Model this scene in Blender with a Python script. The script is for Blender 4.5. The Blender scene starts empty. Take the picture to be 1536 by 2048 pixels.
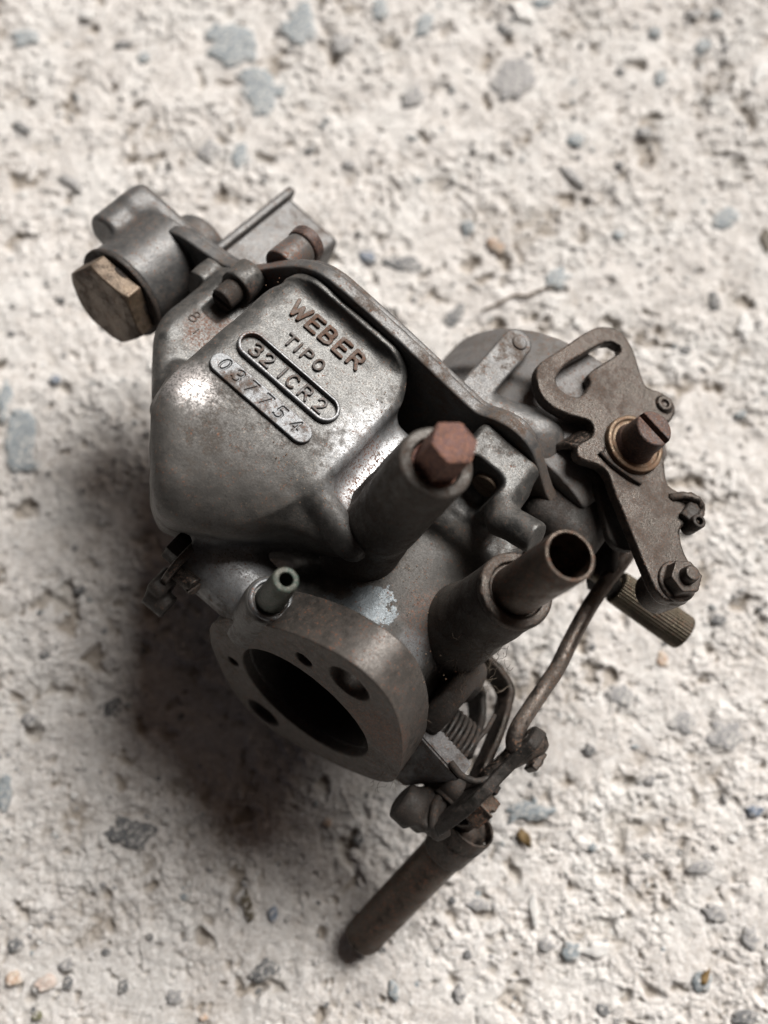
import bpy, bmesh, math, random
import numpy as np
from mathutils import Vector, Matrix, noise as mnoise
from math import sin, cos, radians, pi
R_ = radians
random.seed(5)
rng = np.random.default_rng(5)
C = bpy.context.scene.collection
scene = bpy.context.scene

# ------------------------------------------------------------ camera, sky, sun, exposure
MM = 0.001
TILT = R_(15)
CAMH = 0.2465                                   # camera height over the slab
FPX = 1900.0                                    # focal length in photo pixels (2048 high)
cX = Vector((1, 0, 0)); cY = Vector((0, -cos(TILT), sin(TILT))); cN = Vector((0, -sin(TILT), -cos(TILT)))
R3 = Matrix((cX, cY, cN))                       # camera axes (x right, y down, z forward) -> world
CAMP = Vector((0, 0, CAMH))
cam_data = bpy.data.cameras.new('camera'); cam = bpy.data.objects.new('camera', cam_data); C.objects.link(cam)
cam_data.sensor_fit = 'VERTICAL'; cam_data.sensor_height = 36.0; cam_data.sensor_width = 27.0
cam_data.lens = 36.0 * FPX / 2048
cam_data.clip_start = 0.005; cam_data.clip_end = 50
m = Matrix((R3 @ Vector((1, 0, 0)), R3 @ Vector((0, -1, 0)), R3 @ Vector((0, 0, -1)))).transposed()
cam.matrix_world = Matrix.Translation(CAMP) @ m.to_4x4()
cam_data.dof.use_dof = True; cam_data.dof.focus_distance = 0.181; cam_data.dof.aperture_fstop = 8.5
scene.camera = cam

world = bpy.data.worlds.new("World"); scene.world = world; world.use_nodes = True
wn = world.node_tree; wn.nodes.clear()
SUN = Vector((0.45, 0.53, 0.72)).normalized()
sky = wn.nodes.new('ShaderNodeTexSky'); sky.sky_type = 'NISHITA'; sky.sun_disc = False
sky.sun_elevation = math.asin(SUN.z); sky.sun_rotation = math.atan2(SUN.x, SUN.y)
sky.air_density = 0.15; sky.dust_density = 2.0; sky.ozone_density = 0.0
bg = wn.nodes.new('ShaderNodeBackground'); bg.inputs[1].default_value = 0.05
wo = wn.nodes.new('ShaderNodeOutputWorld')
sky_tint = wn.nodes.new('ShaderNodeMix'); sky_tint.data_type = 'RGBA'; sky_tint.blend_type = 'MULTIPLY'; sky_tint.inputs[0].default_value = 1.0; sky_tint.inputs[7].default_value = (1.0, .73, .50, 1)   # tints the sky light warm so the shadows turn brown
wn.links.new(sky.outputs[0], sky_tint.inputs[6]); wn.links.new(sky_tint.outputs[2], bg.inputs[0]); wn.links.new(bg.outputs[0], wo.inputs[0])
sl = bpy.data.lights.new('sun', 'SUN'); sl.energy = 5.0; sl.angle = R_(33); sl.color = (1.0, 0.972, 0.94)
so = bpy.data.objects.new('sun', sl); C.objects.link(so)
so.rotation_euler = SUN.to_track_quat('Z', 'Y').to_euler()
scene.view_settings.view_transform = 'Standard'; scene.view_settings.look = 'None'
scene.view_settings.exposure = 0.44; scene.view_settings.gamma = 1.0

# ------------------------------------------------------------ carburettor frame (u along the lettering, v along the bore, w out of the lettered face)
a_, t_ = R_(41), R_(29)
Uc = Vector((cos(a_), sin(a_), 0)); Vc = Vector((sin(a_) * cos(t_), -cos(a_) * cos(t_), sin(t_))); Wc = Uc.cross(Vc)
Oc = Vector(((607 - 768) / FPX, (1408 - 1024) / FPX, 1.0)) * 192 * MM
Mr = Matrix((R3 @ Uc, R3 @ Vc, R3 @ Wc)).transposed()
ROOTM = Matrix.Translation(CAMP + R3 @ Oc) @ Mr.to_4x4()

def empty(name, label, cat, mat=Matrix.Identity(4), group=None):
    o = bpy.data.objects.new(name, None); C.objects.link(o); o.matrix_world = mat
    o.empty_display_size = 0.01
    o['label'] = label; o['category'] = cat
    if group: o['group'] = group
    return o
def link(name, me, mat, parent=None, label=None, kind=None):
    o = bpy.data.objects.new(name, me); C.objects.link(o)
    if mat is not None: me.materials.clear(); me.materials.append(mat)
    if parent: o.parent = parent
    if label: o['label'] = label
    if kind: o['kind'] = kind
    return o

# ------------------------------------------------------------ mesh helpers
def np_mesh(name, V, F, smooth=True):
    """V (n,3) metres, F (m,4) or (m,3)"""
    me = bpy.data.meshes.new(name)
    V = np.ascontiguousarray(V, dtype=np.float32); F = np.ascontiguousarray(F, dtype=np.int32)
    k = F.shape[1]
    me.vertices.add(len(V)); me.vertices.foreach_set('co', V.ravel())
    me.loops.add(F.size); me.loops.foreach_set('vertex_index', F.ravel())
    me.polygons.add(len(F)); me.polygons.foreach_set('loop_start', np.arange(len(F), dtype=np.int32) * k)
    me.update(calc_edges=True)
    if smooth: me.polygons.foreach_set('use_smooth', np.ones(len(F), dtype=bool))
    me.validate(); return me

def nets(D, lo, h):
    s = D < 0
    c = np.zeros(tuple(n - 1 for n in D.shape), np.uint8)
    nx, ny, nz = c.shape
    for i in (0, 1):
        for j in (0, 1):
            for k in (0, 1): c += s[i:i + nx, j:j + ny, k:k + nz]
    act = np.argwhere((c > 0) & (c < 8))
    idx = np.full(c.shape, -1, np.int32); idx[act[:, 0], act[:, 1], act[:, 2]] = np.arange(len(act))
    pos = np.zeros((len(act), 3)); cnt = np.zeros(len(act))
    cs = [(i, j, k) for i in (0, 1) for j in (0, 1) for k in (0, 1)]
    val = {q: D[act[:, 0] + q[0], act[:, 1] + q[1], act[:, 2] + q[2]] for q in cs}
    for q in cs:
        for ax in range(3):
            if q[ax]: continue
            r = list(q); r[ax] = 1; r = tuple(r)
            da, db = val[q], val[r]; mk = (da < 0) != (db < 0)
            t = np.where(mk, da / np.where(mk, da - db, 1), 0)
            p = np.zeros((len(act), 3)) + np.array(q); p[:, ax] += t
            pos[mk] += p[mk]; cnt[mk] += 1
    pos = (act + pos / cnt[:, None]) * h + np.array(lo)
    quads = []
    for ax in range(3):
        b, d = (ax + 1) % 3, (ax + 2) % 3
        sa = np.take(s, range(0, D.shape[ax] - 1), ax); sb = np.take(s, range(1, D.shape[ax]), ax)
        e = np.argwhere(sa != sb)
        e = e[(e[:, b] > 0) & (e[:, d] > 0) & (e[:, b] < D.shape[b] - 1) & (e[:, d] < D.shape[d] - 1)]
        ins = sa[e[:, 0], e[:, 1], e[:, 2]]
        def cell(ob, od):
            g = e.copy(); g[:, b] += ob; g[:, d] += od; return idx[g[:, 0], g[:, 1], g[:, 2]]
        Q = np.stack([cell(-1, -1), cell(0, -1), cell(0, 0), cell(-1, 0)], 1)
        Q[~ins] = Q[~ins][:, ::-1]; quads.append(Q)
    return pos, np.concatenate(quads)
def tri(D, p):
    p = np.clip(p, 0, np.array(D.shape) - 1.001); i = p.astype(int); f = p - i; i0, i1, i2 = i.T; out = 0
    for a in (0, 1):
        for b in (0, 1):
            for c in (0, 1):
                w = (f[:, 0] if a else 1 - f[:, 0]) * (f[:, 1] if b else 1 - f[:, 1]) * (f[:, 2] if c else 1 - f[:, 2])
                out = out + w * D[i0 + a, i1 + b, i2 + c]
    return out
def grad(D, p, e=1.0):
    g = []
    for ax in range(3):
        o = np.zeros(3); o[ax] = e; g.append(tri(D, p + o) - tri(D, p - o))
    g = np.stack(g, 1); return g / (2 * e)

def sdf_obj(name, fn, lo, hi, h, mat, parent, label=None, wob=0.0):
    ax = [np.arange(lo[i], hi[i] + h, h, dtype=np.float32) for i in range(3)]
    x, y, z = ax[0][:, None, None], ax[1][None, :, None], ax[2][None, None, :]
    D = fn(x, y, z) + np.zeros((len(ax[0]), len(ax[1]), len(ax[2])), np.float32)
    if wob:
        for cell, am in ((5.3, 1.3), (2.1, .6), (1.1, .22)):          # hand-cast unevenness
            ms, L = [], []
            for a in ax:
                n_ = int((a[-1] - a[0]) / cell) + 3; t = (a - a[0]) / cell; i = t.astype(int); f = t - i; f = f * f * (3 - 2 * f)
                M = np.zeros((len(a), n_), np.float32); M[np.arange(len(a)), i] = 1 - f; M[np.arange(len(a)), i + 1] += f; ms.append(M); L.append(n_)
            N_ = rng.uniform(-1, 1, L).astype(np.float32)
            N_ = np.tensordot(ms[0], N_, (1, 0)); N_ = np.einsum('xbc,yb->xyc', N_, ms[1], optimize=True); N_ = np.einsum('xyc,zc->xyz', N_, ms[2], optimize=True)
            D = D + wob * am * N_
    P, F = nets(D, lo, h); q = (P - np.array(lo)) / h
    for _ in range(2):                                  # settle the vertices on the zero surface
        g = grad(D, q, .6); n2 = (g ** 2).sum(1) + 1e-9; q = q - np.clip(tri(D, q) / n2, -.5, .5)[:, None] * g
    nn = grad(D, q, 1.0); nn /= np.linalg.norm(nn, axis=1)[:, None] + 1e-9; P = q * h + np.array(lo)
    me = np_mesh(name, P * MM, F)
    if len(me.vertices) == len(nn): me.normals_split_custom_set_from_vertices(nn)
    return link(name, me, mat, parent, label)

# distance functions (millimetres)
mx, mn = np.maximum, np.minimum
def vl(*a): return np.sqrt(sum(q * q for q in a))
def box(x, y, z, c, hs, r=0.0):
    qx, qy, qz = abs(x - c[0]) - (hs[0] - r), abs(y - c[1]) - (hs[1] - r), abs(z - c[2]) - (hs[2] - r)
    return vl(mx(qx, 0), mx(qy, 0), mx(qz, 0)) + mn(mx(qx, mx(qy, qz)), 0) - r
def ccyl(x, y, z, a, b, r1, r2=None, rd=0.0):
    """cylinder or cone frustum from a to b, edges rounded by rd"""
    r2 = r1 if r2 is None else r2
    a, b = np.array(a, float), np.array(b, float); L = np.linalg.norm(b - a); d = (b - a) / L
    t = (x - a[0]) * d[0] + (y - a[1]) * d[1] + (z - a[2]) * d[2]
    q2 = (x - a[0]) ** 2 + (y - a[1]) ** 2 + (z - a[2]) ** 2 - t * t
    rad = np.sqrt(mx(q2, 0)); rr = r1 + (r2 - r1) * np.clip(t / L, 0, 1)
    u, v = rad - rr + rd, abs(t - L / 2) - L / 2 + rd
    return mn(mx(u, v), 0) + vl(mx(u, 0), mx(v, 0)) - rd
def cap(x, y, z, a, b, r1, r2=None):
    r2 = r1 if r2 is None else r2
    a, b = np.array(a, float), np.array(b, float); L2 = ((b - a) ** 2).sum(); d = b - a
    t = np.clip(((x - a[0]) * d[0] + (y - a[1]) * d[1] + (z - a[2]) * d[2]) / L2, 0, 1)
    return vl(x - a[0] - t * d[0], y - a[1] - t * d[1], z - a[2] - t * d[2]) - (r1 + (r2 - r1) * t)
def hexp(x, y, z, a, b, ri, rot=0.0, cham=0.0):
    a, b = np.array(a, float), np.array(b, float); L = np.linalg.norm(b - a); d = (b - a) / L
    e = np.array([1., 0, 0]) if abs(d[0]) < .8 else np.array([0., 1, 0])
    e = e - d * (e @ d); e /= np.linalg.norm(e); f = np.cross(d, e)
    px, py, pz = x - a[0], y - a[1], z - a[2]
    t = px * d[0] + py * d[1] + pz * d[2]; D = abs(t - L / 2) - L / 2
    for k in range(6):
        an = rot + k * pi / 3; n = e * cos(an) + f * sin(an)
        D = mx(D, px * n[0] + py * n[1] + pz * n[2] - ri)
    if cham:
        rad = np.sqrt(mx(px ** 2 + py ** 2 + pz ** 2 - t * t, 0))
        D = mx(D, (rad + (t - L) * 1.7 - ri * 1.04 - cham * .1) * .5)
    return D
def smin(a, b, k): 
    h = np.clip(.5 + .5 * (b - a) / k, 0, 1); return b + (a - b) * h - k * h * (1 - h)
def smax(a, b, k): return -smin(-a, -b, k)
def chaikin(p, n=1):
    p = np.array(p, float)
    for _ in range(n):
        q = np.roll(p, -1, 0); p = np.stack([.75 * p + .25 * q, .25 * p + .75 * q], 1).reshape(-1, 2)
    return p
def poly(x, y, P):
    """signed distance in a plane to a closed polygon; x, y broadcast to a 2-D array"""
    x, y = np.broadcast_arrays(x + 0 * y, y + 0 * x); sh = x.shape
    x = x.ravel().astype(np.float32); y = y.ravel().astype(np.float32)
    d = np.full(len(x), 1e9, np.float32); ins = np.zeros(len(x), bool)
    n = len(P)
    for i in range(n):
        a, b = P[i], P[(i + 1) % n]; ex, ey = b[0] - a[0], b[1] - a[1]
        wx, wy = x - a[0], y - a[1]; t = np.clip((wx * ex + wy * ey) / (ex * ex + ey * ey + 1e-9), 0, 1)
        d = mn(d, (wx - t * ex) ** 2 + (wy - t * ey) ** 2)
        cr = ((a[1] <= y) & (b[1] > y)) | ((b[1] <= y) & (a[1] > y))
        with np.errstate(divide='ignore', invalid='ignore'):
            xi = a[0] + (y - a[1]) / (b[1] - a[1] if b[1] != a[1] else 1e-9) * ex
        ins ^= cr & (x < xi)
    return (np.sqrt(d) * np.where(ins, -1, 1)).reshape(sh)
def ext(d2, t, lo, hi, rd=0.0):
    v = abs(t - (lo + hi) / 2) - (hi - lo) / 2 + rd; u = d2 + rd
    return mn(mx(u, v), 0) + vl(mx(u, 0), mx(v, 0)) - rd

def smooth_path(pts, n=6):
    """Catmull-Rom through the points"""
    P = [np.array(p, float) for p in pts]; P = [2 * P[0] - P[1]] + P + [2 * P[-1] - P[-2]]; out = []
    for i in range(1, len(P) - 2):
        for k in range(n):
            t = k / n; p0, p1, p2, p3 = P[i - 1], P[i], P[i + 1], P[i + 2]
            out.append(.5 * (2 * p1 + (p2 - p0) * t + (2 * p0 - 5 * p1 + 4 * p2 - p3) * t * t + (3 * p1 - p0 - 3 * p2 + p3) * t ** 3))
    out.append(P[-2]); return np.array(out)
def tube_geo(path, r, seg=12, jit=0.0, flat=None):
    """swept tube (r number or list); returns V,F. flat=(width, thickness, widthdir) sweeps a rounded strap"""
    path = np.array(path, float); n = len(path); T = np.gradient(path, axis=0); T /= np.linalg.norm(T, axis=1)[:, None]
    up = np.array([0.3, 0.2, 1.0]) if flat is None else np.array(flat[2], float)
    if flat is None and abs(T[0] @ (up / np.linalg.norm(up))) > .9: up = np.array([1., 0, 0])
    N = up - T[0] * (up @ T[0]); N /= np.linalg.norm(N); V = []
    rr = np.full(n, r, float) if np.isscalar(r) else np.interp(np.linspace(0, 1, n), np.linspace(0, 1, len(r)), r)
    for i in range(n):
        if flat is not None: N = up.copy()
        N = N - T[i] * (N @ T[i]); N /= np.linalg.norm(N); B = np.cross(T[i], N)
        for k in range(seg):
            an = 2 * pi * k / seg
            if flat is None: o = (N * cos(an) + B * sin(an)) * rr[i] * (1 + jit * random.uniform(-1, 1))
            else:
                ca, sa = cos(an), sin(an); sg = lambda q: math.copysign(abs(q) ** .35, q)
                o = N * sg(ca) * flat[0] / 2 + B * sg(sa) * flat[1] / 2
            V.append(path[i] + o)
    F = [(i * seg + k, i * seg + (k + 1) % seg, (i + 1) * seg + (k + 1) % seg, (i + 1) * seg + k) for i in range(n - 1) for k in range(seg)]
    V.append(path[0]); V.append(path[-1]); c0, c1 = len(V) - 2, len(V) - 1
    for k in range(seg):
        F.append(((k + 1) % seg, k, c0, c0)); F.append(((n - 1) * seg + k, (n - 1) * seg + (k + 1) % seg, c1, c1))
    return V, F
def raw_mesh(name, V, F, smooth=True):
    me = bpy.data.meshes.new(name)
    me.from_pydata([tuple(q * MM for q in v) for v in V], [], [tuple(dict.fromkeys(f)) for f in F]); me.update()
    if smooth: me.polygons.foreach_set('use_smooth', np.ones(len(me.polygons), dtype=bool))
    return me
def tube_obj(name, path, r, mat, parent, seg=12, label=None, jit=0.0, flat=None):
    V, F = tube_geo(path, r, seg, jit, flat); return link(name, raw_mesh(name, V, F), mat, parent, label)

# ------------------------------------------------------------ materials
class NT:
    def __init__(s, name):
        s.m = bpy.data.materials.new(name); s.m.use_nodes = True; s.t = s.m.node_tree; s.t.nodes.clear()
        s.out = s.n('ShaderNodeOutputMaterial'); s.b = s.n('ShaderNodeBsdfPrincipled'); s.l(s.b.outputs[0], s.out.inputs[0])
        s.tc = s.n('ShaderNodeTexCoord')
        mp = s.n('ShaderNodeMapping'); s.l(s.tc.outputs['Object'], mp.inputs[0]); mp.inputs['Scale'].default_value = (1000, 1000, 1000); s.co = mp.outputs[0]
    def n(s, t): return s.t.nodes.new(t)
    def l(s, a, b): s.t.links.new(a, b)
    def noise(s, sc, det=3, rough=.55, off=0.0, dist=0.0, co=None):
        q = s.n('ShaderNodeTexNoise'); q.inputs['Scale'].default_value = sc; q.inputs['Detail'].default_value = det
        q.inputs['Roughness'].default_value = rough; q.inputs['Distortion'].default_value = dist
        c = co or s.co
        if off:
            v = s.n('ShaderNodeVectorMath'); v.operation = 'ADD'; v.inputs[1].default_value = (off, off * 1.7, -off); s.l(c, v.inputs[0]); c = v.outputs[0]
        s.l(c, q.inputs['Vector']); return q.outputs[0]
    def ramp(s, x, lo, hi, a=0.0, b=1.0):
        q = s.n('ShaderNodeMapRange'); q.interpolation_type = 'SMOOTHSTEP'; s.put(x, q.inputs[0])
        for i, v in ((1, lo), (2, hi), (3, a), (4, b)): q.inputs[i].default_value = v
        return q.outputs[0]
    def put(s, x, i):
        if isinstance(x, (int, float)): i.default_value = x
        elif isinstance(x, tuple): i.default_value = (*x, 1.0)[:4]
        else: s.l(x, i)
    def math(s, op, a, b=0.0, c=None):
        q = s.n('ShaderNodeMath'); q.operation = op; s.put(a, q.inputs[0]); s.put(b, q.inputs[1])
        if c is not None: s.put(c, q.inputs[2])
        return q.outputs[0]
    def mix(s, f, a, b):
        q = s.n('ShaderNodeMix'); q.data_type = 'RGBA'; s.put(f, q.inputs[0]); s.put(a, q.inputs[6]); s.put(b, q.inputs[7]); return q.outputs[2]
    def bump(s, h, st, dist, prev=None):
        q = s.n('ShaderNodeBump'); q.inputs['Strength'].default_value = st; q.inputs['Distance'].default_value = dist * MM
        s.l(h, q.inputs['Height'])
        if prev: s.l(prev, q.inputs['Normal'])
        return q.outputs[0]
    def blob(s, c, r, soft=.35, warp=.6, sc=.6, elong=(1, 1, 1)):
        """1 inside an uneven patch round point c (mm), radius r"""
        v = s.n('ShaderNodeVectorMath'); v.operation = 'SUBTRACT'; s.l(s.co, v.inputs[0]); v.inputs[1].default_value = c
        w = s.n('ShaderNodeVectorMath'); w.operation = 'MULTIPLY'; s.l(v.outputs[0], w.inputs[0]); w.inputs[1].default_value = elong
        L = s.n('ShaderNodeVectorMath'); L.operation = 'LENGTH'; s.l(w.outputs[0], L.inputs[0])
        d = s.math('ADD', L.outputs['Value'], s.math('MULTIPLY', s.math('SUBTRACT', s.noise(sc, 5, .65, off=c[0]), .5), 2.4 * warp * r))
        return s.ramp(d, r * (1 + soft), r * (1 - soft))

def metal(name, c1, c2, rough=.45, metallic=.85, grime=(.06, .042, .03), g=.45, rust=(.13, .055, .03), r=.12, bump=.5, patches=(), fine=3.0, speck=1.0):
    """worn, dirty metal: two-tone base, grime film, rust freckles; patches = (centre, radius, kind, amount, elong)"""
    s = NT(name)
    n1 = s.noise(.11, 4, .6); n2 = s.noise(.55, 5, .65, off=7.3); n3 = s.noise(fine, 4, .7, off=3.1); n4 = s.noise(fine * .75, 3, .6, off=21)
    col = s.mix(s.ramp(n2, .3, .7), c1, c2)
    col = s.mix(s.ramp(n3, .35, .75, 0, .35), col, tuple(q * .55 for q in c1))
    gm = s.ramp(s.math('ADD', s.math('MULTIPLY', n1, .55), s.math('MULTIPLY', n2, .45)), .56 - g * .28, .74 - g * .28)
    gm = s.math('MULTIPLY', gm, s.ramp(n3, .2, .6, .45, 1))
    rm = s.math('MULTIPLY', s.ramp(n4, .60 - r * .15, .66 - r * .15), s.ramp(n2, .5 - r * .3, .62 - r * .3))
    rou = None; scr = None
    for c, rad, kind, am, el in patches:
        b = s.blob(c, rad, soft=.75 if kind in ('pit', 'dust_shade', 'clean', 'pale') else .35, elong=el)
        if kind == 'dust_shade':
            gm = s.math('MAXIMUM', gm, s.math('MULTIPLY', b, am))
        elif kind == 'clean':
            gm = s.math('MULTIPLY', gm, s.math('SUBTRACT', 1.0, s.math('MULTIPLY', b, am)))
        elif kind == 'rust':
            rm = s.math('MAXIMUM', rm, s.math('MULTIPLY', s.math('MULTIPLY', b, am), s.ramp(n4, .45, .6)))
        elif kind == 'pale':
            k = s.math('MULTIPLY', b, s.math('MULTIPLY', s.ramp(n4, .43, .50, .3, 1), am))
            col = s.mix(k, col, (.37, .355, .35)); gm = s.math('MULTIPLY', gm, s.math('SUBTRACT', 1.0, k))
        elif kind == 'pit':
            k = s.math('MULTIPLY', b, am)
            gm = s.math('MULTIPLY', gm, s.math('SUBTRACT', 1.0, k))
            col = s.mix(k, col, (.36, .375, .39)); pk = s.math('MULTIPLY', k, s.ramp(n4, .54, .58)); gm = s.math('MAXIMUM', gm, pk)
        elif kind == 'paint':
            k = s.math('MULTIPLY', s.blob(c, rad, .04, .9, .45, el), am); col = s.mix(k, col, (.105, .125, .138))
            gm = s.math('MULTIPLY', gm, s.math('SUBTRACT', 1.0, s.math('MULTIPLY', k, .8)))
    sp = s.noise(2.4, 4, .75, off=41); sq = s.noise(.35, 3, .6, off=17)
    col = s.mix(gm, col, grime); col = s.mix(rm, col, rust)
    col = s.mix(s.math('MULTIPLY', s.ramp(sp, .60, .66), s.ramp(sq, .42, .60, .05 * speck, .6 * speck)), col, (.20, .16, .12))      # grit and dust grains
    col = s.mix(s.math('MULTIPLY', s.ramp(sp, .41, .34), .75), col, tuple(q * .35 for q in grime))                      # dirt in the casting pores
    s.l(col, s.b.inputs['Base Color'])
    s.l(s.math('MULTIPLY', s.math('SUBTRACT', 1.0, s.math('MAXIMUM', gm, rm)), metallic), s.b.inputs['Metallic'])
    ro = s.math('ADD', s.math('MULTIPLY', s.math('MAXIMUM', gm, rm), .9 - rough), s.ramp(n3, .3, .7, rough - .08, rough + .1))
    s.l(ro, s.b.inputs['Roughness'])
    b1 = s.bump(n2, bump * .5, .35); b2 = s.bump(n3, bump, .10, b1); b3 = s.bump(n4, bump * .8, .06, b2)
    s.l(b3, s.b.inputs['Normal']); return s.m
Z = (1, 1, 1)
M_body = metal('cast_zinc', (0.048, 0.049, 0.048), (0.082, 0.083, 0.080), .38, .55, g=.42, grime=(.050, .044, .038), r=.03, bump=.5, patches=(
    ((-42, 10, 30), 17, 'dust_shade', .5, (.6, 1, .7)), ((-20, 22, 24), 12, 'dust_shade', .4, Z), ((-57, 5, 10), 14, 'dust_shade', .5, Z),
    ((-55.2, 21, 31), 4.4, 'pale', 1.0, (.9, 1.2, .6)), ((-20, 36, 27), 8, 'pit', .95, (1, .8, .6)),
    ((-16, 33, 26), 9, 'rust', .6, Z), ((-26, 38, 28), 4, 'rust', .9, Z), ((-64, 40, 20), 5, 'rust', .7, Z), ((-62, 49, 24), 4, 'rust', .6, Z),
    ((2, 26, 20), 14, 'dust_shade', .55, Z), ((-3, 17, 22), 5, 'paint', .95, (1, 1, .5)), ((-11, 13, 20), 4, 'paint', .9, Z), ((9, 17, 18), 3.5, 'pit', .7, Z),
    ((8, 24, 20), 6, 'rust', .5, Z), ((-45, 42, 34), 15, 'clean', .9, (1, 1, .5)), ((-27, 10, 9), 8, 'pit', .6, Z), ((-60, 40, 15), 13, 'clean', .8, Z)))
M_tower = metal('brown_grey_cast', (0.039, 0.036, 0.031), (0.068, 0.063, 0.056), .46, .4, grime=(.03, .023, .018), g=.55, r=.2, rust=(.06, .034, .022), speck=.25, bump=.5, patches=(((-17, 31, 45), 7, 'clean', .8, Z),))  # base also darkened for the shade on the tower and hose boss
M_cover = metal('cover_zinc', (0.066, 0.067, 0.068), (0.103, 0.104, 0.102), .44, .45, g=.36, r=.08, bump=.4, patches=(
    ((-64, 60, 26), 6, 'rust', .8, Z), ((10, 60, 25), 11, 'dust_shade', .8, Z), ((-90, 50, 5), 12, 'clean', .7, Z),
    ((-75, 75, 8), 12, 'clean', .8, Z), ((-4, 66, 30), 7, 'clean', .8, Z)))
M_horn = metal('horn_zinc', (.115, .113, .112), (.155, .152, .150), .58, .3, g=.45, grime=(.085, .075, .066), r=.1)
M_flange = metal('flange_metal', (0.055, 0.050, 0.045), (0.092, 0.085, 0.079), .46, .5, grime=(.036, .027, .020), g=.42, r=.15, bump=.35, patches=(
    ((4, 5, 33), 9, 'clean', .9, Z), ((0, -3, 5), 28, 'dust_shade', .95, (1, 7, .7)), ((14, -1, 18), 9, 'rust', .7, (1, 3, 1))))  # flange face patch: brown gasket residue plus shade put into the colour
M_dark = metal('oily_steel', (0.022, 0.021, 0.019), (0.038, 0.034, 0.032), .46, .5, grime=(.024, .018, .014), g=.7, r=.25, rust=(.06, .034, .022), speck=.25, bump=.6)
M_lever = metal('lever_steel', (0.037, 0.033, 0.029), (0.055, 0.050, 0.046), .36, .85, grime=(.052, .038, .029), g=.36, rust=(.085, .052, .036), r=.35, bump=.7, patches=(
    ((-6, 82, 31), 8, 'rust', .9, Z), ((42, 60, 31), 7, 'rust', .8, Z)), fine=3.5)
M_rod = metal('grey_brown_steel_rod', (0.109, 0.094, 0.083), (0.172, 0.152, 0.136), .34, .85, grime=(.05, .037, .028), g=.35, rust=(.13, .07, .04), r=.25, bump=.6)
M_block = metal('block_zinc', (0.060, 0.060, 0.062), (0.090, 0.090, 0.091), .5, .4, grime=(.045, .036, .03), g=.45, r=.15)
M_rust = metal('rusty_steel', (0.042, 0.030, 0.028), (0.066, 0.050, 0.047), .48, .5, grime=(.06, .03, .022), g=.4, rust=(.105, .058, .042), r=.6, bump=.8)
M_hex = metal('rusted_hex_steel', (0.054, 0.018, 0.014), (0.078, 0.029, 0.024), .5, .35, grime=(.05, .024, .018), g=.5, rust=(.20, .095, .06), r=.6, bump=1.0)
M_sleeve = metal('brown_stained_steel', (0.056, 0.046, 0.038), (0.087, 0.071, 0.058), .34, .85, grime=(.045, .03, .02), g=.42, r=.3, bump=.35)
M_bronze = metal('bronze_nut_metal', (0.083, 0.060, 0.041), (0.138, 0.103, 0.069), .48, .5, grime=(.045, .032, .022), g=.45, r=.08, bump=.45)
M_bronze_worn = metal('tan_washer_metal', (0.099, 0.072, 0.047), (0.131, 0.097, 0.065), .42, .7, grime=(.12, .07, .04), g=.45, rust=(.14, .075, .04), r=.4)
M_green = metal('verdigris_brass', (0.035, 0.035, 0.027), (0.031, 0.039, 0.032), .5, .45, grime=(.03, .032, .022), g=.45, rust=(.03, .065, .052), r=.35)
M_brown = metal('browned_lettering_zinc', (.085, .066, .055), (.14, .115, .10), .55, .4, grime=(.06, .038, .026), g=.6, r=.4, fine=5)
M_letter = metal('dark_lettering_zinc', (.085, .085, .086), (.13, .132, .134), .5, .5, grime=(.07, .055, .045), g=.6, r=.15, fine=5)
M_model = metal('bright_plate_zinc', (0.122, 0.128, 0.134), (0.186, 0.192, 0.198), .40, .55, g=.15, r=.12, fine=4, patches=(((-53.5, 36.5, 33), 2.4, 'rust', 1, Z), ((-53, 36.5, 33), 1.8, 'dust_shade', .6, Z)))
M_plate = metal('plate_zinc', (.105, .112, .118), (.155, .163, .17), .44, .5, g=.25, r=.12, fine=4)
M_knurl = metal('knurled_brass', (0.069, 0.059, 0.042), (0.096, 0.084, 0.062), .38, .85, grime=(.06, .045, .03), g=.45, r=.2)
M_black = metal('greasy_shade_black', (0.011, 0.010, 0.008), (0.018, 0.016, 0.014), .5, .4, grime=(.02, .015, .012), g=.6, r=.1, rust=(.06, .034, .022), speck=.25, bump=.9)  # black for greasy parts, also for the painted shade behind the choke lever

# ------------------------------------------------------------ the slab of rough concrete (built where the photo shows it, reaching out past the frame)
def vnoise(x, y, sc, seed):
    """smooth value noise on arrays"""
    g = np.random.default_rng(seed).random((256, 256)).astype(np.float32)
    X, Y = x * sc + 1000.3, y * sc + 1000.7; xi, yi = np.floor(X).astype(int), np.floor(Y).astype(int)
    fx, fy = X - xi, Y - yi; fx = fx * fx * (3 - 2 * fx); fy = fy * fy * (3 - 2 * fy)
    A, B, Cc, D = g[xi & 255, yi & 255], g[(xi + 1) & 255, yi & 255], g[xi & 255, (yi + 1) & 255], g[(xi + 1) & 255, (yi + 1) & 255]
    return (A * (1 - fx) + B * fx) * (1 - fy) + (Cc * (1 - fx) + D * fx) * fy - .5
def fbm(x, y, sc, seed, n=4, g=.55):
    t = 0; a = 1.0
    for i in range(n):
        c, s_ = cos(i * 1.1), sin(i * 1.1)
        t = t + a * vnoise(x * c - y * s_, x * s_ + y * c, sc, seed + i); a *= g; sc *= 2.07
    return t
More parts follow.
